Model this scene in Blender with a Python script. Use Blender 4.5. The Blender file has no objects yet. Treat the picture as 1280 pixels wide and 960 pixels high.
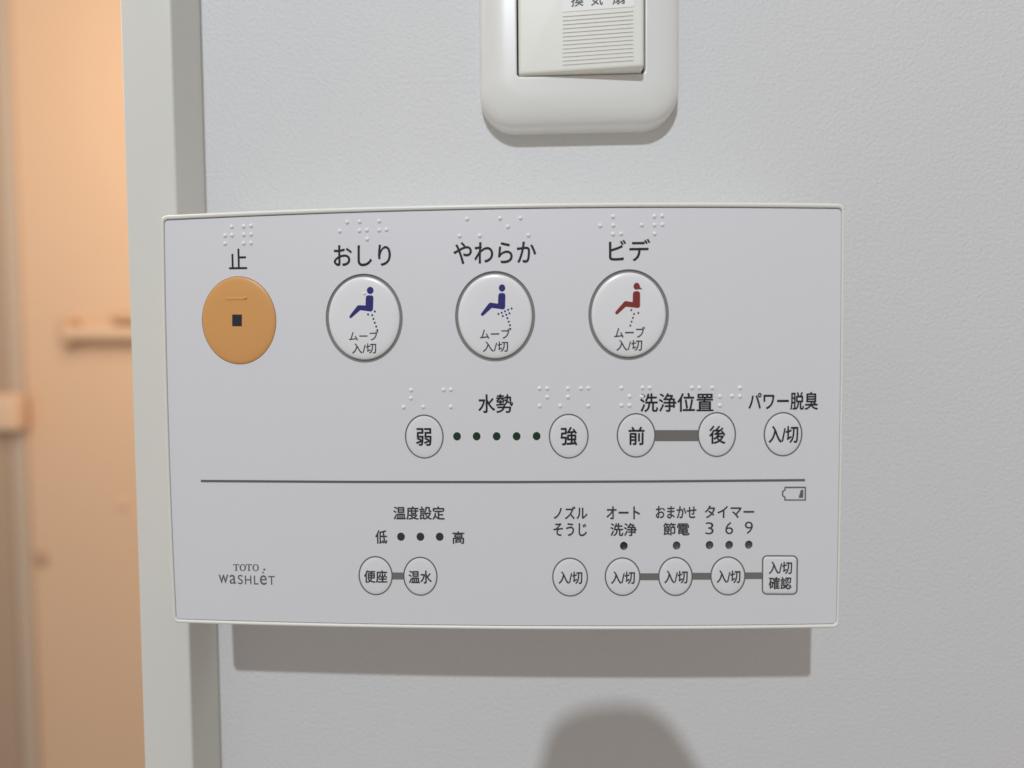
import bpy, bmesh, math
from mathutils import Matrix, Vector, Euler

S = bpy.context.scene
COL = S.collection
MM = 0.001

# ------------------------------------------------------------------ camera
FPX, CX, CY = 711.0, 640.0, 480.0          # focal length and centre in photo pixels (1280 x 960)
WALL = 202.5                               # mm from the lens to the wall
YAW, PITCH, ROLL = math.radians(1.953), math.radians(-2.082), math.radians(-0.469)
ROT = Matrix.Rotation(YAW, 3, 'Z') @ Matrix.Rotation(math.pi/2 + PITCH, 3, 'X') @ Matrix.Rotation(ROLL, 3, 'Z')
cd = bpy.data.cameras.new('camera')
cd.sensor_width = 36; cd.lens = FPX/1280*36
cd.clip_start = 0.004; cd.clip_end = 60
cam = bpy.data.objects.new('camera', cd); COL.objects.link(cam)
cam.matrix_world = Matrix.Translation((0, -WALL*MM, 0)) @ ROT.to_4x4()
cd.dof.use_dof = True
cd.dof.focus_distance = 0.176
cd.dof.aperture_fstop = 4.0
S.camera = cam

# ------------------------------------------------------------------ world, lamps, exposure
W = bpy.data.worlds.new("World"); S.world = W; W.use_nodes = True
bg = W.node_tree.nodes['Background']
bg.inputs[0].default_value = (1.0, 0.91, 0.83, 1); bg.inputs[1].default_value = 0.322

def lamp(name, kind, loc, power, col, size, target=None):
    l = bpy.data.lights.new(name, kind); l.energy = power; l.color = col
    if kind == 'AREA': l.shape = 'DISK'; l.size = size
    else: l.shadow_soft_size = size
    o = bpy.data.objects.new(name, l); COL.objects.link(o); o.location = loc
    if target is not None:
        o.rotation_euler = (Vector(target)-Vector(loc)).to_track_quat('-Z', 'Y').to_euler()
    return o
lamp('ceiling_lamp', 'AREA', (-0.15, -1.05, 0.957), 9.3, (0.89, 0.965, 1.02), 0.028, (0, 0, -0.02))
lamp('hallway_lamp', 'POINT', (-0.60, 0.20, 0.66), 28.5, (1.0, 0.80, 0.60), 0.45)

S.view_settings.view_transform = 'Standard'
S.view_settings.look = 'None'
S.view_settings.exposure = 0.16
S.view_settings.gamma = 1.0

# ------------------------------------------------------------------ helpers
def P(px, py, depth):
    """point (mm) of the photo pixel on the vertical plane `depth` mm in front of the wall"""
    v = ROT @ Vector(((px-CX)/FPX, -(py-CY)/FPX, -1.0))
    t = (WALL-depth)/v.y
    return v.x*t, v.z*t

def mat(name, col, rough=0.5, spec=0.5, bump=None, var=None, coat=0.0):
    m = bpy.data.materials.new(name); m.use_nodes = True
    nt = m.node_tree; b = nt.nodes['Principled BSDF']
    b.inputs['Base Color'].default_value = (*col, 1)
    b.inputs['Roughness'].default_value = rough
    b.inputs['Specular IOR Level'].default_value = spec
    b.inputs['Coat Weight'].default_value = coat
    b.inputs['Coat Roughness'].default_value = 0.52
    tc = nt.nodes.new('ShaderNodeNewGeometry')
    if var:                                   # soft uneven tone: (scale per m, amount)
        n = nt.nodes.new('ShaderNodeTexNoise'); n.inputs['Scale'].default_value = var[0]; n.inputs['Detail'].default_value = 3
        r = nt.nodes.new('ShaderNodeMixRGB'); r.blend_type = 'MIX'
        r.inputs[1].default_value = (*[c*(1-var[1]) for c in col], 1)
        r.inputs[2].default_value = (*[min(1, c*(1+var[1])) for c in col], 1)
        nt.links.new(tc.outputs['Position'], n.inputs['Vector'])
        nt.links.new(n.outputs['Fac'], r.inputs[0]); nt.links.new(r.outputs[0], b.inputs['Base Color'])
    if bump:                                  # list of (scale, height mm)
        prev = None
        for sc, h in bump:
            n = nt.nodes.new('ShaderNodeTexNoise'); n.inputs['Scale'].default_value = sc; n.inputs['Detail'].default_value = 2.0
            n.inputs['Roughness'].default_value = 0.55
            nt.links.new(tc.outputs['Position'], n.inputs['Vector'])
            bp = nt.nodes.new('ShaderNodeBump'); bp.inputs['Strength'].default_value = 1.0; bp.inputs['Distance'].default_value = h*MM
            nt.links.new(n.outputs['Fac'], bp.inputs['Height'])
            if prev: nt.links.new(prev.outputs[0], bp.inputs['Normal'])
            prev = bp
        nt.links.new(prev.outputs[0], b.inputs['Normal'])
    return m

M = dict(
    wall=mat('embossed_wallpaper', (0.716, 0.717, 0.730), 0.6, 0.4, bump=[(820, 0.30), (2000, 0.13)], var=(9, 0.02)),
    face=mat('satin_panel', (0.755, 0.755, 0.80), 0.6, 1.0, bump=[(900, 0.006)], var=(14, 0.008), coat=1.0),
    bezel=mat('cream_plastic', (0.83, 0.822, 0.785), 0.33, 0.5, var=(40, 0.01)),
    key=mat('key_membrane', (0.85, 0.85, 0.88), 0.3, 0.6, var=(60, 0.008)),
    keysmall=mat('flat_key_membrane', (0.785, 0.785, 0.825), 0.42, 0.7),
    gap=mat('gap_grey', (0.25, 0.25, 0.24), 0.6, 0.3),
    orange=mat('orange_key', (0.735, 0.365, 0.12), 0.42, 0.5, var=(60, 0.02)),
    ink=mat('black_ink', (0.020, 0.021, 0.024), 0.5, 0.3),
    softink=mat('charcoal_ink', (0.052, 0.052, 0.052), 0.5, 0.3),
    grey=mat('grey_ink', (0.14, 0.14, 0.135), 0.5, 0.3),
    link=mat('link_grey', (0.19, 0.182, 0.175), 0.5, 0.3),
    blue=mat('navy_ink', (0.030, 0.030, 0.19), 0.5, 0.3),
    red=mat('brick_ink', (0.25, 0.036, 0.030), 0.5, 0.3),
    navydot=mat('square_ink', (0.020, 0.026, 0.034), 0.4, 0.4),
    green=mat('green_lens', (0.010, 0.045, 0.022), 0.3, 0.5),
    lens=mat('dark_lens', (0.032, 0.035, 0.032), 0.4, 0.5),
    greylens=mat('smoked_grey_lens', (0.075, 0.081, 0.074), 0.4, 0.5),
    plate=mat('white_switch_plastic', (0.79, 0.79, 0.775), 0.3, 0.5, var=(30, 0.008)),
    rocker=mat('ivory_rocker_plastic', (0.785, 0.78, 0.73), 0.42, 0.45, var=(30, 0.008)),
    sticker=mat('white_sticker', (0.82, 0.82, 0.82), 0.45, 0.4),
    dark=mat('dark_recess', (0.06, 0.058, 0.052), 0.6, 0.3),
    trim=mat('painted_trim', (0.74, 0.735, 0.695), 0.45, 0.4, bump=[(350, 0.02)], var=(22, 0.014)),
    peach=mat('peach_wall', (0.80, 0.56, 0.385), 0.6, 0.3, bump=[(150, 0.2)], var=(3, 0.03)),
    peachbar=mat('peach_bar', (0.80, 0.57, 0.40), 0.4, 0.4, var=(20, 0.02)),
    tanbracket=mat('tan_bracket', (0.68, 0.45, 0.29), 0.5, 0.3, var=(20, 0.02)),
    beige=mat('beige_casing', (0.60, 0.48, 0.38), 0.5, 0.3, var=(6, 0.03)),
    brown=mat('brown_door', (0.50, 0.37, 0.27), 0.5, 0.3, var=(6, 0.05)),
    spot=mat('tan_spot', (0.56, 0.37, 0.25), 0.5, 0.3),
    black=mat('black_camera_body', (0.03, 0.03, 0.032), 0.5, 0.4, bump=[(2500, 0.03)]),
    glass=mat('front_glass', (0.01, 0.01, 0.015), 0.05, 0.6),
)

ORG = {}                                      # world origin (mm) of every object built
def empty(name, loc, label, cat, group=None):
    o = bpy.data.objects.new(name, None); COL.objects.link(o)
    o.empty_display_size = 0.02
    o.location = Vector(loc)*MM; ORG[o.name] = Vector(loc)
    o['label'] = label; o['category'] = cat
    if group: o['group'] = group
    return o

def build(name, vf, material, parent=None, label=None, cat=None, kind=None, smooth=True, group=None, angle=38):
    """vf = (verts in world mm, faces); the object's origin goes to the middle of its verts"""
    vs, fs = vf
    vs = [Vector(v) for v in vs]
    lo = Vector([min(v[i] for v in vs) for i in range(3)]); hi = Vector([max(v[i] for v in vs) for i in range(3)])
    c = (lo+hi)/2
    me = bpy.data.meshes.new(name)
    me.from_pydata([(v-c)*MM for v in vs], [], fs); me.materials.append(material)
    bm = bmesh.new(); bm.from_mesh(me); bmesh.ops.recalc_face_normals(bm, faces=bm.faces) if smooth else None
    if sum(f.normal.y*f.calc_area() for f in bm.faces) > 1e-12: bmesh.ops.reverse_faces(bm, faces=bm.faces)
    bm.to_mesh(me); bm.free()
    if smooth:
        me.polygons.foreach_set('use_smooth', [True]*len(me.polygons))
        me.set_sharp_from_angle(angle=math.radians(angle))
    o = bpy.data.objects.new(name, me); COL.objects.link(o)
    if parent is not None:
        o.parent = parent; o.location = (c-ORG[parent.name])*MM
    else: o.location = c*MM
    ORG[o.name] = c
    if label: o['label'] = label
    if cat: o['category'] = cat
    if kind: o['kind'] = kind
    if group: o['group'] = group
    return o

def join(*parts):
    vs, fs = [], []
    for v, f in parts:
        n = len(vs); vs += list(v); fs += [tuple(i+n for i in q) for q in f]
    return vs, fs

def loft(loops, cap0=False, cap1=False):
    n = len(loops[0]); vs = [p for l in loops for p in l]; fs = []
    for k in range(len(loops)-1):
        for i in range(n):
            j = (i+1) % n
            fs.append((k*n+i, k*n+j, (k+1)*n+j, (k+1)*n+i))
    if cap0: fs.append(tuple(reversed(range(n))))
    if cap1: fs.append(tuple(range((len(loops)-1)*n, len(loops)*n)))
    return vs, fs

def box(x0, x1, d0, d1, z0, z1, bev=0.0):
    """box between depths d0 (back) and d1 (front) with its edges rounded by bev"""
    if bev <= 0:
        vs = [(x, -d, z) for d in (d0, d1) for (x, z) in ((x0, z0), (x1, z0), (x1, z1), (x0, z1))]
        return vs, [(0,1,2,3), (4,7,6,5), (0,4,5,1), (1,5,6,2), (2,6,7,3), (3,7,4,0)]
    bm = bmesh.new()
    bmesh.ops.create_cube(bm, size=1.0)
    for v in bm.verts:
        v.co = Vector(((x0+x1)/2+v.co.x*(x1-x0), -(d0+d1)/2+v.co.y*abs(d1-d0), (z0+z1)/2+v.co.z*(z1-z0)))
    bmesh.ops.bevel(bm, geom=bm.edges[:], offset=bev, segments=4, profile=0.5, affect='EDGES')
    bm.verts.index_update()
    r = [v.co.copy() for v in bm.verts], [tuple(v.index for v in f.verts) for f in bm.faces]
    bm.free(); return r

def ell(cx, cz, a, b, n=64):
    return [(cx+a*math.cos(2*math.pi*i/n), cz+b*math.sin(2*math.pi*i/n)) for i in range(n)]

def rrect(x0, x1, z0, z1, r, n=8):
    pts = []
    for (cx, cz, a0) in ((x1-r, z0+r, -90), (x1-r, z1-r, 0), (x0+r, z1-r, 90), (x0+r, z0+r, 180)):
        for i in range(n+1):
            a = math.radians(a0+90*i/n); pts.append((cx+r*math.cos(a), cz+r*math.sin(a)))
    return pts

def at(loop, d): return [(x, -d, z) for x, z in loop]

def fill(polys, depth, back=None):
    """flat sheet bounded by polys (holes by even-odd), facing the camera; back = depth of its rear side"""
    c = bpy.data.curves.new('tmp', 'CURVE'); c.dimensions = '2D'; c.fill_mode = 'BOTH' if back is not None else 'FRONT'
    if back is not None: c.extrude = (depth-back)/2
    for p in polys:
        s = c.splines.new('POLY'); s.points.add(len(p)-1); s.use_cyclic_u = True
        for q, (x, z) in zip(s.points, p): q.co = (x, z, 0, 1)
    if back is None: c.fill_mode = 'BOTH'
    return _eval(c, lambda x, y, zz: (x, -((depth+back)/2+zz) if back is not None else -depth, y))

def _eval(c, f):
    o = bpy.data.objects.new('tmp', c); COL.objects.link(o)
    dg = bpy.context.evaluated_depsgraph_get(); dg.update()
    e = o.evaluated_get(dg); m = e.to_mesh()
    vs = [f(*v.co) for v in m.vertices]; fs = [tuple(p.vertices) for p in m.polygons]
    e.to_mesh_clear(); bpy.data.objects.remove(o); bpy.data.curves.remove(c)
    return vs, fs

DF = 32.3                                     # depth of the control panel's face (mm in front of the wall)
INK = 0.045

def text(s, x0, y0, x1, y1, depth=DF+INK, weight=0.0, surf=None, spacing=1.0):
    """s set in the box of photo pixels x0..x1, y0..y1 on the plane `depth`"""
    c = bpy.data.curves.new('tmp', 'FONT'); c.body = s; c.size = 1.0; c.offset = min(0.0, weight); c.space_character = spacing
    c.resolution_u = 6
    vs, fs = _eval(c, lambda x, y, z: (x, y, z))
    ax, bx = min(v[0] for v in vs), max(v[0] for v in vs)
    ay, by = min(v[1] for v in vs), max(v[1] for v in vs)
    mx, my = (x0+x1)/2, (y0+y1)/2
    X0 = P(x0, my, depth)[0]; X1 = P(x1, my, depth)[0]; Z0 = P(mx, y1, depth)[1]; Z1 = P(mx, y0, depth)[1]
    d = max(0.0, weight)*(Z1-Z0)/max(1, s.count('\n')+1)   # heavier print: the glyphs laid down again a hair to each side
    out, faces = [], []
    for k, (sx, sz) in enumerate(((0, 0), (-1, 0), (1, 0), (0, -1), (0, 1)) if d else ((0, 0),)):
        n = len(out)
        for x, y, _ in vs:
            X = X0+d+(x-ax)/(bx-ax)*(X1-X0-2*d)+sx*d; Z = Z0+d+(y-ay)/(by-ay)*(Z1-Z0-2*d)+sz*d
            out.append((X, -((surf(X, Z)+INK if surf else depth)+0.004*k), Z))
        faces += [tuple(i+n for i in f) for f in fs]
    return out, faces

def poly_px(pts, depth, surf=None):
    q = [P(x, y, depth) for x, y in pts]
    v, f = fill([q], depth)
    if surf: v = [(x, -(surf(x, z)+INK), z) for x, _, z in v]
    return v, f

def disc_px(px, py, rx, ry, depth, surf=None, n=20):
    cx, cz = P(px, py, depth); a = P(px+rx, py, depth)[0]-cx; b = cz-P(px, py+ry, depth)[1]
    l = ell(cx, cz, a, b, n)
    v = [(x, -(surf(x, z)+INK if surf else depth), z) for x, z in l]
    return v, [tuple(range(n))]

def annulus(lo, li, d):
    return loft([at(lo, d), at(li, d)])

def dome(cx, cz, a, b, prof, n=64):
    """prof: (scale, depth) loops, the last one closed by its middle"""
    loops = [[(cx+a*s*math.cos(2*math.pi*i/n), -d, cz+b*s*math.sin(2*math.pi*i/n)) for i in range(n)] for s, d in prof[:-1]]
    vs, fs = loft(loops)
    k = len(vs); vs.append((cx, -prof[-1][1], cz)); m = (len(loops)-1)*n
    fs += [(m+i, m+(i+1) % n, k) for i in range(n)]
    return vs, fs

def prof_surf(cx, cz, a, b, prof):
    pr = sorted(prof)
    def f(x, z):
        s = math.hypot((x-cx)/a, (z-cz)/b)
        for (s0, d0), (s1, d1) in zip(pr, pr[1:]):
            if s0 <= s <= s1: return d0+(d1-d0)*(s-s0)/(s1-s0 or 1)
        return pr[-1][1]
    return f

# ------------------------------------------------------------------ setting: the wall and the far wall behind the opening
XC = -116.5                                   # where the wall meets the door frame
build('wall', box(XC, 1500, -100, 0, -1300, 1700), M['wall'], kind='structure', smooth=False)
build('hallway_wall', box(-3200, 1500, -1220, -1100, -1700, 1900), M['peach'], kind='structure', smooth=False)

# door frame at the edge of the wall
build('door_frame', box(-133.5, XC+0.03, -135, 17, -1300, 1700, 0.9), M['trim'],
      label='narrow painted grey white door frame upright at the left edge of the wall', cat='door frame')

# ------------------------------------------------------------------ things on the far wall of the hallway
FD = -1100
def F(px, py, d=FD): return P(px, py, d)
# casing and door leaf at the picture's left edge
x0 = F(-60, 0)[0]; xa = F(13, 480)[0]; xb = F(33, 480)[0]
door = empty('hallway_door', (F(-40, 480)[0], -FD, -800), 'blurred brown door with beige casing at the far left of the hallway wall', 'door')
build('door_leaf', box(F(-420, 480)[0], xa, FD, FD+12, -1500, 1800, 2), M['brown'], door)
build('casing', box(xa, xb, FD, FD+9, -1500, 1800, 4), M['beige'], door)
zt, zb = F(10, 493, FD+70)[1], F(10, 541, FD+70)[1]
build('wall_shelf', box(F(-300, 480, FD+70)[0], F(20, 500, FD+45)[0], FD+10, FD+52, zb, zt, 12), M['peachbar'],
      label='blurred peach ledge crossing the brown hallway door at mid height', cat='ledge')
# towel bar
zc = F(110, 414, FD+60)[1]; xp = F(88, 414, FD+30)[0]
bar = empty('towel_bar', (xp+60, -FD, zc), 'peach coloured horizontal bar on the hallway wall, half hidden by the door frame', 'towel bar')
def tube(p0, p1, r, n=24, seg=None):
    p0, p1 = Vector(p0), Vector(p1); d = (p1-p0).normalized(); u = d.orthogonal().normalized(); w = d.cross(u)
    L = [[p+ (u*math.cos(2*math.pi*i/n)+w*math.sin(2*math.pi*i/n))*rr for i in range(n)] for p, rr in
         ((p0, r*0.8), (p0+d*r*0.15, r*0.95), (p0+d*r*0.4, r), (p1-d*r*0.4, r), (p1-d*r*0.15, r*0.95), (p1, r*0.8))]
    return loft(L, True, True)
build('bar', tube((xp-6, -(FD+34), zc-4), (xp+420, -(FD+32), zc-6), 16), M['peachbar'], bar)
build('bracket', box(xp-24, xp+4, FD, FD+44, zc-30, zc+34, 9), M['tanbracket'], bar)
build('bracket', box(xp+380, xp+408, FD, FD+44, zc-30, zc+34, 9), M['tanbracket'], bar)
build('upper_clip', box(xp+86, xp+150, FD, FD+24, zc+22, zc+46, 8), M['tanbracket'], bar)
for px, py, r, lab in ((53, 698, 9, 'small brown round stud low on the peach hallway wall beside the casing'),
                       (153, 630, 6.5, 'faint tan stud on the peach hallway wall right beside the door frame')):
    x, z = F(px, py)  # blurred blemishes on the wall, modelled as low raised domes
    build('wall_spot', dome(x, z, r*1.8, r*2.3, [(1, FD), (1, FD+3), (.8, FD+6), (.4, FD+8), (0, FD+8.5)], 24),
          M['spot'] if r > 7 else M['peach'], label=lab, cat='wall stud', group='studs on the hallway wall')

# ------------------------------------------------------------------ the wall switch
SX0, SX1, SZ0, SZ1 = -17.0, 50.6, 80.0, 200.0
sw = empty('wall_switch', ((SX0+SX1)/2, 0, SZ0), 'white rounded wall switch plate with one ridged rocker above the control panel', 'light switch')
OX0 = P(646, 60, 8.7)[0]; OX1 = P(806.5, 60, 8.7)[0]; OZ0 = P(725, 94.5, 8.7)[1]; OZ1 = OZ0+78
def pl(i, d, r): return at(rrect(SX0+i, SX1-i, SZ0+i, SZ1-i, r, 10), d*0.86)
loops = [pl(0, 0.0, 12), pl(0, 4.2, 12), pl(.12, 5.4, 12), pl(.6, 6.8, 12), pl(1.6, 8.0, 11.5), pl(3.2, 9.0, 11), pl(5.4, 9.75, 10),
         pl(8.0, 10.25, 8), pl(9.5, 10.38, 6), pl(11.0, 10.44, 5),
         at(rrect(OX0-1.3, OX1+1.3, OZ0-1.3, OZ1+1.3, 2.2, 10), 9.02), at(rrect(OX0-.6, OX1+.6, OZ0-.6, OZ1+.6, 1.7, 10), 9.03),
         at(rrect(OX0-.35, OX1+.35, OZ0-.35, OZ1+.35, 1.5, 10), 9.03), at(rrect(OX0-.08, OX1+.08, OZ0-.08, OZ1+.08, 1.3, 10), 8.93),
         at(rrect(OX0, OX1, OZ0, OZ1, 1.2, 10), 8.5), at(rrect(OX0, OX1, OZ0, OZ1, 1.2, 10), 3.0)]
build('cover_plate', loft(loops), M['plate'], sw, angle=50)
build('recess', loft([at(rrect(OX0-.5, OX1+.5, OZ0-.5, OZ1+.5, 1, 4), 3.2)], cap1=True), M['dark'], sw)
g = 0.55
RX0, RX1, RZ0, RZ1 = OX0+g, OX1-1.15, OZ0+.25, OZ1-g
DL, DR = 9.6, 12.9
def rd(x): return DL+(DR-DL)*(x-RX0)/(RX1-RX0)
def rl(i, e): return [(x, -(rd(x)+e), z) for x, z in rrect(RX0+i, RX1-i, RZ0+i, RZ1-i, 0.9, 6)]
rk = build('rocker', loft([at(rrect(RX0, RX1, RZ0, RZ1, 0.9, 6), 4.0), rl(0, -1.0), rl(.08, -.5), rl(.3, -.18), rl(.65, -.03), rl(1.1, 0)], cap1=True), M['rocker'], sw)
rid = []
for k in range(13):
    yl, yr = 18.2+k*5.09, 14.9+k*5.06
    dd = 12.0
    (xa_, za), (xb_, zb_) = P(703.5, yl, dd), P(791, yr, dd)
    z = (za+zb_)/2
    h = 0.17
    L = []
    for x in (xa_, xb_):
        L.append([(x, -(rd(x)-0.05), z+h), (x, -(rd(x)+0.10), z+h*.6), (x, -(rd(x)+0.22), z-h*.6), (x, -(rd(x)+.16), z-h), (x, -(rd(x)-.05), z-h)])
    rid.append(loft(L, True, True))
build('grip_ridges', join(*rid), M['rocker'], rk, smooth=True, angle=20)
dd = 12.0
sx0, sx1, sz = P(703.5, 12, dd)[0], P(792, 12, dd)[0], P(748, 11.2, dd)[1]
lb = build('name_label', loft([[(x, -(rd(x)-.02), z) for x, z in rrect(sx0, sx1, sz, sz+14, .3, 4)],
                               [(x, -(rd(x)+.12), z) for x, z in rrect(sx0, sx1, sz, sz+14, .3, 4)]], cap1=True), M['sticker'], rk)
tx = []
for ch, a, b in (('換', 714, 729.5), ('気', 738.5, 753.5), ('扇', 765.5, 780.5)):
    tx.append(text(ch, a, -9.5, b, 6.3, dd, 0.01, surf=lambda x, z: rd(x)+.13))
build('lettering', join(*tx), M['softink'], lb, smooth=False)

# ------------------------------------------------------------------ the control panel
rc = empty('remote_control', (-10, 0, -17), 'white wall mounted toilet control panel with orange stop button and rows of keys', 'control panel')
EX0, EX1, EZ0, EZ1 = -111.75, 91.35, -79.9, 45.9
def outline(s, r, n=10, m=24):
    """gently bowed rectangle; s = inset steps"""
    ix0, ix1, iz0, iz1 = s*1.05, s*0.92, s*1.35, s*1.65
    base = []
    x0, x1, z0, z1 = EX0+ix0, EX1-ix1, EZ0+iz0, EZ1-iz1
    cs = [(x1-r, z0+r, -90), (x1-r, z1-r, 0), (x0+r, z1-r, 90), (x0+r, z0+r, 180)]
    for k, (cx, cz, a0) in enumerate(cs):
        for i in range(n+1):
            a = math.radians(a0+90*i/n); base.append((cx+r*math.cos(a), cz+r*math.sin(a)))
        p = base[-1]; q = (cs[(k+1) % 4][0]+r*math.cos(math.radians(a0+90)), cs[(k+1) % 4][1]+r*math.sin(math.radians(a0+90)))
        for i in range(1, m):
            t = i/m; base.append((p[0]+(q[0]-p[0])*t, p[1]+(q[1]-p[1])*t))
    out = []
    mx, mz, hw, hh = (x0+x1)/2, (z0+z1)/2, (x1-x0)/2, (z1-z0)/2
    for x, z in base:
        u, v = (x-mx)/hw, (z-mz)/hh
        out.append((x+v_sign(u)*(0.62 if u < 0 else 0.30)*max(0, 1-v*v), z+(1.62*max(0, v) if v > 0 else -1.30*max(0, -v))*max(0, 1-u*u)))
    return out
def v_sign(u): return max(-1, min(1, u))
hous = [at(outline(3.2, 3), 0.3), at(outline(2.4, 3), 10), at(outline(.6, 1.7), 26), at(outline(0.05, 1.5), 30.2), at(outline(0.0, 1.5), 31.15), at(outline(.1, 1.5), 31.45),
        at(outline(.28, 1.45), 32.45), at(outline(.5, 1.35), 32.62), at(outline(.72, 1.25), 32.62), at(outline(.9, 1.15), 32.45), at(outline(.98, 1.1), 31.45), at(outline(.98, 1.1), 30.8)]
build('housing', loft(hous, cap0=True, cap1=True), M['bezel'], rc, angle=50)

SC = P(641, 480, DF)[0]-P(640, 480, DF)[0]   # mm per photo pixel on the face
# key data: ring bounds in photo pixels
BIG = [  # ring x0,x1,y0,y1 , caption boxes
    (407, 503.5, 342, 453.5), (568.8, 669, 338.6, 452), (735.4, 836.3, 336.5, 450.2)]
ORANGE = (253, 344.8, 346, 455)
def ebox(b):
    mx, my = (b[0]+b[1])/2, (b[2]+b[3])/2
    X0, X1 = P(b[0], my, DF)[0], P(b[1], my, DF)[0]; Z0, Z1 = P(mx, b[3], DF)[1], P(mx, b[2], DF)[1]
    return (X0+X1)/2, (Z0+Z1)/2, (X1-X0)/2, (Z1-Z0)/2
LAMPS_G = [(571.3, 545.5), (595.8, 545.4), (620.8, 545.4), (645.8, 545.4), (670.8, 545.2)]
LAMPS_D = [(501.2, 671), (525.5, 671), (549.6, 671), (779.8, 682.4), (845.8, 682), (887, 681.5), (911.5, 681.3), (936, 681)]
holes = []
for b in BIG: holes.append(ell(*ebox(b), 72))
oc = ebox(ORANGE); holes.append(ell(oc[0], oc[1], oc[2]+.14, oc[3]+.14, 72))
for x, y in LAMPS_G+LAMPS_D: holes.append(ell(*ebox((x-4.9, x+4.9, y-5.3, y+5.3)), 28))
build('face_plate', fill([outline(1.15, 1.0)]+holes, DF, DF-0.45), M['face'], rc, smooth=False)
build('backing_sheet', loft([at(outline(1.0, 1.0), DF-1.1)], cap1=True), M['gap'], rc, smooth=False)

def caption(s, x0, y0, x1, y1, parent=rc, m='ink', w=0.012, surf=None, name='caption', **k):
    parts = s if isinstance(s, list) else [(s, x0, y0, x1, y1)]
    return build(name, join(*[text(t, *b, weight=w, surf=surf, **k) for t, *b in parts]), M[m], parent, smooth=False)

# stop key
pr = [(1.0, DF-.45), (1.0, DF+.02), (.985, DF+.16), (.95, DF+.28), (.88, DF+.38), (.7, DF+.5), (.45, DF+.58), (.2, DF+.62), (0, DF+.63)]
sf = prof_surf(*oc, pr)
ok = build('stop_button', dome(*oc, pr, 72), M['orange'], rc, label='round orange stop button with a black square')
bx, bz = P(297.5, 373.5, DF); hwid = 13.2*SC
bl = [[(bx-hwid, -(sf(bx, bz)-.05), bz+.45*math.cos(a)) for a in ()]]
def capsule(xa, xb, zc, r, h, surf, n=12):
    base = [(xb+r*math.cos(math.radians(-90+180*i/n)), zc+r*math.sin(math.radians(-90+180*i/n))) for i in range(n+1)]
    base += [(xa+r*math.cos(math.radians(90+180*i/n)), zc+r*math.sin(math.radians(90+180*i/n))) for i in range(n+1)]
    def lp(s, e):
        o = []
        for x, z in base:
            cxx = min(max(x, xa), xb); X = cxx+(x-cxx)*s; Z = zc+(z-zc)*s
            o.append((X, -(surf(X, Z)+e), Z))
        return o
    return loft([lp(1, -.03), lp(.85, h*.6), lp(.55, h*.93), lp(.2, h)], cap1=True)
build('tactile_bar', capsule(bx-hwid, bx+hwid-.5, bz, .42, .15, sf), M['orange'], ok)
ex, ez = P(308, 372.5, DF)
build('tactile_bump', dome(ex, ez, .55, .55, [(1, sf(ex, ez)-.05), (.9, sf(ex, ez)+.16), (.6, sf(ex, ez)+.3), (.3, sf(ex, ez)+.37), (0, sf(ex, ez)+.39)], 20), M['orange'], ok)
build('stop_symbol', poly_px([(290.6, 393.2), (302.6, 393.2), (302.6, 407.8), (290.6, 407.8)], DF+.5, sf), M['navydot'], ok, smooth=False)

# the three large keys
def crop(pts, ox, oy, s): return [(ox+x/s, oy+y/s) for x, y in pts]
ICON = [
  dict(o=(400, 335, 7.68), head=(482, 215, 32, 35), m='blue',
       body=[(440,285),(443,273),(450,266),(465,262),(490,262),(505,266),(511,275),(513,288),(510,390),(506,405),(499,414),(488,418),(388,405),(312,470),(303,479),(293,482),(285,477),(283,466),(290,452),(355,368),(364,360),(375,357),(438,360)],
       drops=[(462,446),(527,417),(502,453),(514,489),(527,526),(540,562),(551,596)],
       cap=[('ムーブ', 436.2, 413.8, 473, 425.6), ('入/切', 439.7, 429, 470.3, 442)], bump=(425, 245),
       label='white oval key with blue seated figure over a straight stream'),
  dict(o=(560, 335, 7.683), head=(519, 192, 31, 35), m='blue',
       body=[(483,265),(487,251),(495,243),(507,240),(528,240),(541,244),(549,253),(551,268),(549,372),(546,386),(540,394),(530,398),(420,384),(345,452),(336,459),(327,460),(318,455),(315,446),(320,435),(388,345),(397,336),(408,332),(480,343)],
       drops=[(485,441),(516,430),(547,416),(578,402),(611,389),(527,461),(560,449),(590,435),(571,482),(583,516),(595,549),(598,585)],
       cap=[('ムーブ', 600, 410.6, 638.2, 423.5), ('入/切', 603.3, 426.6, 635.2, 439.9)],
       label='white oval key with blue seated figure over a spreading spray'),
  dict(o=(725, 335, 7.683), head=(544, 175, 30, 34), m='red',
       body=[(508,248),(512,234),(520,226),(532,223),(557,223),(569,228),(576,238),(577,252),(577,358),(574,372),(567,380),(555,384),(440,372),(365,440),(357,445),(347,444),(339,438),(338,429),(345,415),(418,330),(427,321),(438,317),(505,328)],
       tail=[(556,203),(572,168),(582,190),(600,203),(580,205)],
       drops=[(492,405),(560,432),(518,441),(507,479),(495,516),(483,553)],
       cap=[('ムーブ', 767.7, 408.5, 806.5, 422.2), ('入/切', 770.3, 424.8, 802.9, 438.6)],
       label='white oval key with red seated ponytailed figure'),
]
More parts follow.
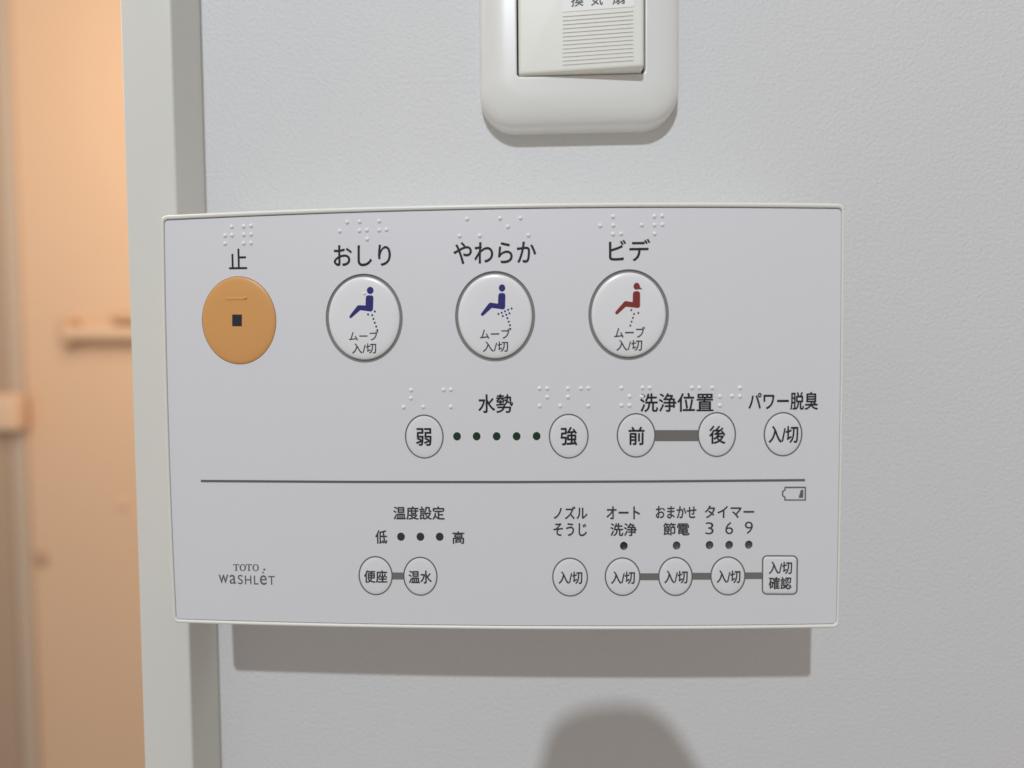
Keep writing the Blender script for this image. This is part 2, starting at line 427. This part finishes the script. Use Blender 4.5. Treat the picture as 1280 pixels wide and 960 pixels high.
for b, ic in zip(BIG, ICON):
    cx, cz, a, bb = ebox(b)
    g = 4.0*SC
    a2, b2 = a-g, bb-g
    pr = [(1.0, DF-.5), (1.0, DF-.05), (.99, DF+.12), (.965, DF+.28), (.92, DF+.40), (.84, DF+.50), (.65, DF+.58), (.45, DF+.63), (.2, DF+.66), (0, DF+.67)]
    sf = prof_surf(cx, cz, a2, b2, pr)
    k = build('wash_button', dome(cx, cz, a2, b2, pr, 72), M['key'], rc, label=ic['label'])
    build('ring', annulus(ell(cx, cz, a+.3, bb+.3, 72), ell(cx, cz, a2-.05, b2-.05, 72), DF-.46), M['gap'], k, smooth=False)
    ox, oy, s = ic['o']
    hx, hy, hr, hq = ic['head']
    prt = [disc_px(ox+hx/s, oy+hy/s, hr/s, hq/s, DF+.6, sf, 28), poly_px(crop(ic['body'], ox, oy, s), DF+.6, sf)]
    if 'tail' in ic: prt.append(poly_px(crop(ic['tail'], ox, oy, s), DF+.6, sf))
    build('seated_figure_icon', join(*prt), M[ic['m']], k, smooth=False)
    build('water_drops_icon', join(*[disc_px(ox+x/s, oy+y/s, 1.25, 1.35, DF+.6, sf, 12) for x, y in ic['drops']]), M['blue' if ic['m'] == 'blue' else 'red'], k, smooth=False)
    caption(ic['cap'], 0, 0, 0, 0, k, 'softink', 0.014, sf, depth=DF+.6)
    if 'bump' in ic:
        x, z = P(ox+ic['bump'][0]/s, oy+ic['bump'][1]/s, DF+.6); d = sf(x, z)
        build('tactile_bump', dome(x, z, .5, .5, [(1, d-.05), (.9, d+.15), (.6, d+.28), (.3, d+.34), (0, d+.36)], 20), M['key'], k)

# row captions printed on the face
caption('止', 286, 310.8, 308.6, 336.5, w=0.008)
caption('おしり', 417, 306, 488.6, 332.8, w=0.014)
caption('やわらか', 566.7, 301.9, 670.3, 329.7, w=0.014)
caption('ビデ', 761, 298.8, 812.9, 326.6, w=0.014)
caption('水勢', 597.7, 492.7, 641.3, 516.3, w=0.016)
caption('洗浄位置', 800, 491.2, 892, 515, w=0.016)
caption('パワー脱臭', 935.5, 490, 1022.6, 512.6, w=0.016)
caption('温度設定', 491.5, 632.8, 556, 649.8, m='softink', w=0.021)
caption('低', 469, 662.7, 484, 679.8, m='softink', w=0.021)
caption('高', 565.3, 664, 580.6, 680, m='softink', w=0.021)
caption([('ノズル', 692, 632.8, 734.3, 649.2), ('そうじ', 691.7, 653.8, 733.7, 670.3)], 0, 0, 0, 0, m='softink', w=0.021)
caption([('オート', 758, 632.8, 800, 649.2), ('洗浄', 762.7, 653.8, 796, 670.3)], 0, 0, 0, 0, m='softink', w=0.021)
caption([('おまかせ', 819.7, 632.4, 870.6, 648.2), ('節電', 828.8, 653.3, 861.9, 669.4)], 0, 0, 0, 0, m='softink', w=0.021)
caption([('タイマー', 880.8, 631.7, 942.8, 647.8), ], 0, 0, 0, 0, m='softink', w=0.021)
caption([('3', 881.8, 652.8, 892.1, 668), ('6', 906.6, 652.5, 916.5, 667.8), ('9', 931, 652, 941.1, 667.3)], 0, 0, 0, 0, m='softink', w=-0.004)

# small round keys
SMALL = [  # ring x0,x1,y0,y1, text, text box, name, label
    (506.2, 554.6, 518.1, 573.2, '弱', (519.9, 535, 539.5, 557.4), 'strength_button', 'round weaker key left of the green lamps', 'ink'),
    (686, 735.8, 517.1, 573.2, '強', (700.6, 533.6, 721.7, 557), 'strength_button', 'round stronger key right of the green lamps', 'ink'),
    (770.8, 819.5, 516.3, 572, '前', (785.5, 533.3, 805.9, 556.4), 'position_button', 'round front key at the left end of the thick grey bar', 'ink'),
    (872, 920, 515, 571.3, '後', (886.3, 532, 907.1, 555), 'position_button', 'round rear key at the right end of the thick grey bar', 'ink'),
    (954.5, 1003, 515, 570.5, '入/切', (960.8, 532, 998, 553.9), 'deodorizer_button', 'round on off key at the right end of the middle row', 'ink'),
    (448.2, 491, 695, 744, '便座', (455, 712.6, 484.2, 728.7), 'temperature_button', 'round seat key of the linked lower left pair', 'softink'),
    (504, 547, 695.8, 744.7, '温水', (510.6, 713, 539.8, 729.5), 'temperature_button', 'round warm water key of the linked lower left pair', 'softink'),
    (690.2, 735, 696.9, 745.7, '入/切', (698, 714, 728.1, 730.1), 'toggle_button', 'lone round on off key in the bottom row', 'softink'),
    (755.8, 800.6, 696.6, 745, '入/切', (763.6, 714, 793.8, 730.1), 'toggle_button', 'first linked round key in the bottom row', 'softink'),
    (822.6, 866, 696, 745, '入/切', (830.2, 713, 859.8, 729.5), 'toggle_button', 'second linked round key in the bottom row', 'softink'),
    (887.8, 931.9, 695.4, 744.3, '入/切', (895.7, 712.6, 925.7, 729), 'toggle_button', 'third linked round key under the timer numbers', 'softink'),
]
for x0_, x1_, y0_, y1_, t, tb, nm, lab, inkm in SMALL:
    cx, cz, a, b = ebox((x0_, x1_, y0_, y1_))
    w = 1.7*SC
    pr = [(1.0, DF-.01), (.97, DF+.04), (.92, DF+.10), (.84, DF+.16), (.7, DF+.21), (.45, DF+.25), (.2, DF+.26), (0, DF+.26)]
    a2, b2 = a-w, b-w
    sf = prof_surf(cx, cz, a2, b2, pr)
    k = build(nm, dome(cx, cz, a2, b2, pr, 56), M['keysmall'], rc, label=lab)
    build('ring', annulus(ell(cx, cz, a, b, 56), ell(cx, cz, a2+.02, b2+.02, 56), DF+INK), M['grey'], k, smooth=False)
    caption(t, *tb, k, inkm, 0.022 if inkm == 'softink' else 0.02, sf, depth=DF+.24)
# square confirm key
def rr_px(x0, x1, y0, y1, r):
    a = P(x0, (y0+y1)/2, DF)[0]; b = P(x1, (y0+y1)/2, DF)[0]; c = P((x0+x1)/2, y1, DF)[1]; d = P((x0+x1)/2, y0, DF)[1]
    return a, b, c, d, r*SC
A = rr_px(952.3, 997.2, 694, 743.5, 6.5)
w = 1.7*SC
def ri(i, d): return at(rrect(A[0]+i, A[1]-i, A[2]+i, A[3]-i, max(.2, A[4]-i), 8), d)
k = build('confirm_button', loft([ri(w, DF-.02), ri(w+.15, DF+.08), ri(w+.45, DF+.18), ri(w+.9, DF+.23)], cap1=True), M['keysmall'], rc, label='rounded square confirm key at the right end of the bottom row')
build('ring', loft([ri(0, DF+INK), ri(w-.02, DF+INK)]), M['grey'], k, smooth=False)
caption([('入/切', 961, 701.7, 990.3, 717.8), ('確認', 960.8, 721, 989.6, 736.8)], 0, 0, 0, 0, k, 'softink', 0.022, depth=DF+.23+INK)

# printed link bars, divider, battery mark
for q in ((819.0, 872.6, 537.6, 551.5), (490.8, 504.2, 715.6, 724.4), (800.4, 822.8, 716.6, 725.3), (865.8, 888, 716, 724.7), (931.7, 952.5, 715.5, 723.9)):
    build('link_bar', poly_px([(q[0], q[2]), (q[1], q[2]), (q[1], q[3]), (q[0], q[3])], DF+INK*.8), M['link'], rc, smooth=False)
dv = [(251, 601.3), (440, 602.4), (640, 602.6), (820, 601.8), (1006.3, 600.2)]
build('divider_line', poly_px([(x, y-1.5) for x, y in dv]+[(x, y+1.5) for x, y in reversed(dv)], DF+INK), M['grey'], rc, smooth=False)
# battery mark
bo = [(980.5, 608.3), (1007.4, 608.3), (1007.4, 625.8), (980.3, 625.8), (980.3, 622), (977.4, 620), (977.4, 613.8), (980.5, 612)]
bi = [(982.1, 610.2), (1005.8, 610.2), (1005.8, 624.2), (981.9, 624.2), (981.9, 621.1), (979.1, 619.2), (979.1, 614.8), (982.1, 612.9)]
bt = join(fill([[P(x, y, DF) for x, y in bo], [P(x, y, DF) for x, y in bi]], DF+INK),
          poly_px([(1001.2, 612.3), (1004.2, 612.3), (1004.0, 622.3), (998.2, 622.3)], DF+INK))
build('battery_symbol', bt, M['grey'], rc, smooth=False)

# maker's mark
def cr(x0, y0, x1, y1): return 260+x0/12.8, 690+y0/12.8, 260+x1/12.8, 690+y1/12.8
lg = []
for ch, *q in (('w', 170, 362, 325, 500), ('a', 345, 365, 447, 510), ('S', 476, 366, 556, 516), ('H', 590, 376, 693, 516), ('L', 735, 378, 806, 520), ('e', 830, 372, 940, 526), ('T', 966, 384, 1067, 525)):
    lg.append(text(ch, *cr(*q), weight=0.004))
for x, y, r in ((880, 328, 14), (900, 280, 17)):
    lg.append(disc_px(260+x/12.8, 690+y/12.8, r/12.8, r/12.8, DF+INK))
def serif_t(x0, y0, x1, y1):
    w_, h_ = x1-x0, y1-y0; m = (x0+x1)/2
    return [(x0, y0), (x1, y0), (x1, y0+h_*.30), (x1-w_*.06, y0+h_*.30), (x1-w_*.12, y0+h_*.10), (m+w_*.11, y0+h_*.10), (m+w_*.11, y1-h_*.1), (m+w_*.24, y1-h_*.05),
            (m+w_*.24, y1), (m-w_*.24, y1), (m-w_*.24, y1-h_*.05), (m-w_*.11, y1-h_*.1), (m-w_*.11, y0+h_*.10), (x0+w_*.12, y0+h_*.10), (x0+w_*.06, y0+h_*.30), (x0, y0+h_*.30)]
for x in (403, 607):
    lg.append(poly_px([(260+a/12.8, 690+b/12.8) for a, b in serif_t(x, 195, x+96, 303)], DF+INK))
for x in (506, 712):
    cx_, cy_ = 260+(x+51)/12.8, 690+250/12.8
    o1 = [P(cx_+51/12.8*math.cos(t/24*math.pi), cy_+57/12.8*math.sin(t/24*math.pi), DF) for t in range(48)]
    o2 = [P(cx_+29/12.8*math.cos(t/24*math.pi), cy_+46/12.8*math.sin(t/24*math.pi), DF) for t in range(48)]
    lg.append(fill([o1, o2], DF+INK))
build('maker_mark', join(*lg), M['grey'], rc, smooth=False)

# indicator lamps in their holes
for i, (x, y) in enumerate(LAMPS_G+LAMPS_D):
    cx, cz, a, b = ebox((x-5.2, x+5.2, y-5.6, y+5.6))
    gn = i < 5
    if i < 8:
        d0 = DF-.10 if gn else DF-.18
        pr = [(1, d0-.05), (.96, d0), (.5, d0+.03), (0, d0+.04)]
    else:
        pr = [(1, DF-.2), (.93, DF-.42), (.8, DF-.62), (.55, DF-.8), (.25, DF-.88), (0, DF-.9)]
    build('indicator_lamp', dome(cx, cz, a, b, pr, 28), M['green' if gn else 'lens' if i < 9 else 'greylens'], rc)

# braille
def br(pts, ox, oy, s, dy=0):
    prt = []
    for x, y in pts:
        cx, cz = P(ox+x/s, oy+y/s+dy, DF)
        prt.append(dome(cx, cz, .68, .68, [(1, DF-.02), (.95, DF+.06), (.82, DF+.20), (.6, DF+.33), (.32, DF+.41), (0, DF+.44)], 20))
    build('braille', join(*prt), M['key'], rc, angle=80)
br([(575,215),(670,212),(728,207),(520,285),(576,283),(670,279),(728,276),(520,350),(670,347),(728,345)], 200, 250, 6.4)
br([(346,178),(445,175),(602,170),(287,250),(443,247),(503,242),(602,242),(660,238),(505,314)], 380, 250, 6.4)
br([(217,152),(481,147),(644,145),(543,214),(157,289),(319,287),(707,282)], 550, 250, 6.4)
br([(423,134),(756,131),(817,128),(322,206),(426,204),(654,201),(756,201),(820,198),(425,274),(489,271),(756,271)], 700, 250, 6.4)
br([(117,87),(317,85),(362,84),(117,137),(72,192),(193,190),(362,190)], 490, 470, 4.923)
br([(908,77),(955,77),(1083,77),(1162,77),(1208,75),(955,130),(1083,130),(908,185),(1035,185),(1208,185)], 490, 470, 4.923)
br([(108,60),(213,59),(249,59),(148,102),(210,104),(108,147),(148,147)], 750, 470, 4)
br([(460,59),(497,59),(562,59),(600,102),(660,100),(700,59),(700,102),(600,147)], 750, 470, 4)

# ------------------------------------------------------------------ the photographer's camera: its round shadow falls under the panel
hc = empty('handheld_camera', (0, -240, -40), 'dark handheld camera with round topped flash shading the wall below the control panel', 'camera')
build('body', box(-62, 62, 238, 280, -50, 38, 9), M['black'], hc)
def cyl(x, z, prof, n=48): return loft([[(x+r*math.cos(2*math.pi*i/n), -d, z+r*math.sin(2*math.pi*i/n)) for i in range(n)] for r, d in prof], True, True)
build('lens', cyl(0, 0, [(31, 239), (31, 214), (30, 209.5), (28, 208.5), (25, 208.5), (23, 211)]), M['black'], hc)
build('lens_glass', dome(0, 0, 23, 23, [(1, 210.9), (.7, 210.4), (.4, 210.1), (0, 210)], 40), M['glass'], hc)
FH = [(-33, 46), (-29.8, 67.6), (-28.7, 71.2), (-26.3, 80.8), (-25.0, 83.8), (-22.9, 86.2), (-19.3, 88.6), (-13.9, 90.6), (-5.0, 91.6), (1.5, 91.0), (6.0, 88.9), (9.6, 86.0), (13.0, 81.4), (18.6, 71.9), (20.6, 68.4), (27, 46)]
def fh(k, d): return [(-2.5+(x+2.5)*k, -d, 66+(z-66)*k) for x, z in FH]
build('flash_head', loft([fh(.94, 208), fh(.985, 208.5), fh(1, 210), fh(1, 255), fh(.95, 259)], True, True), M['black'], hc)
build('flash_foot', box(-16, 10, 222, 257, 37, 58, 2), M['black'], hc)
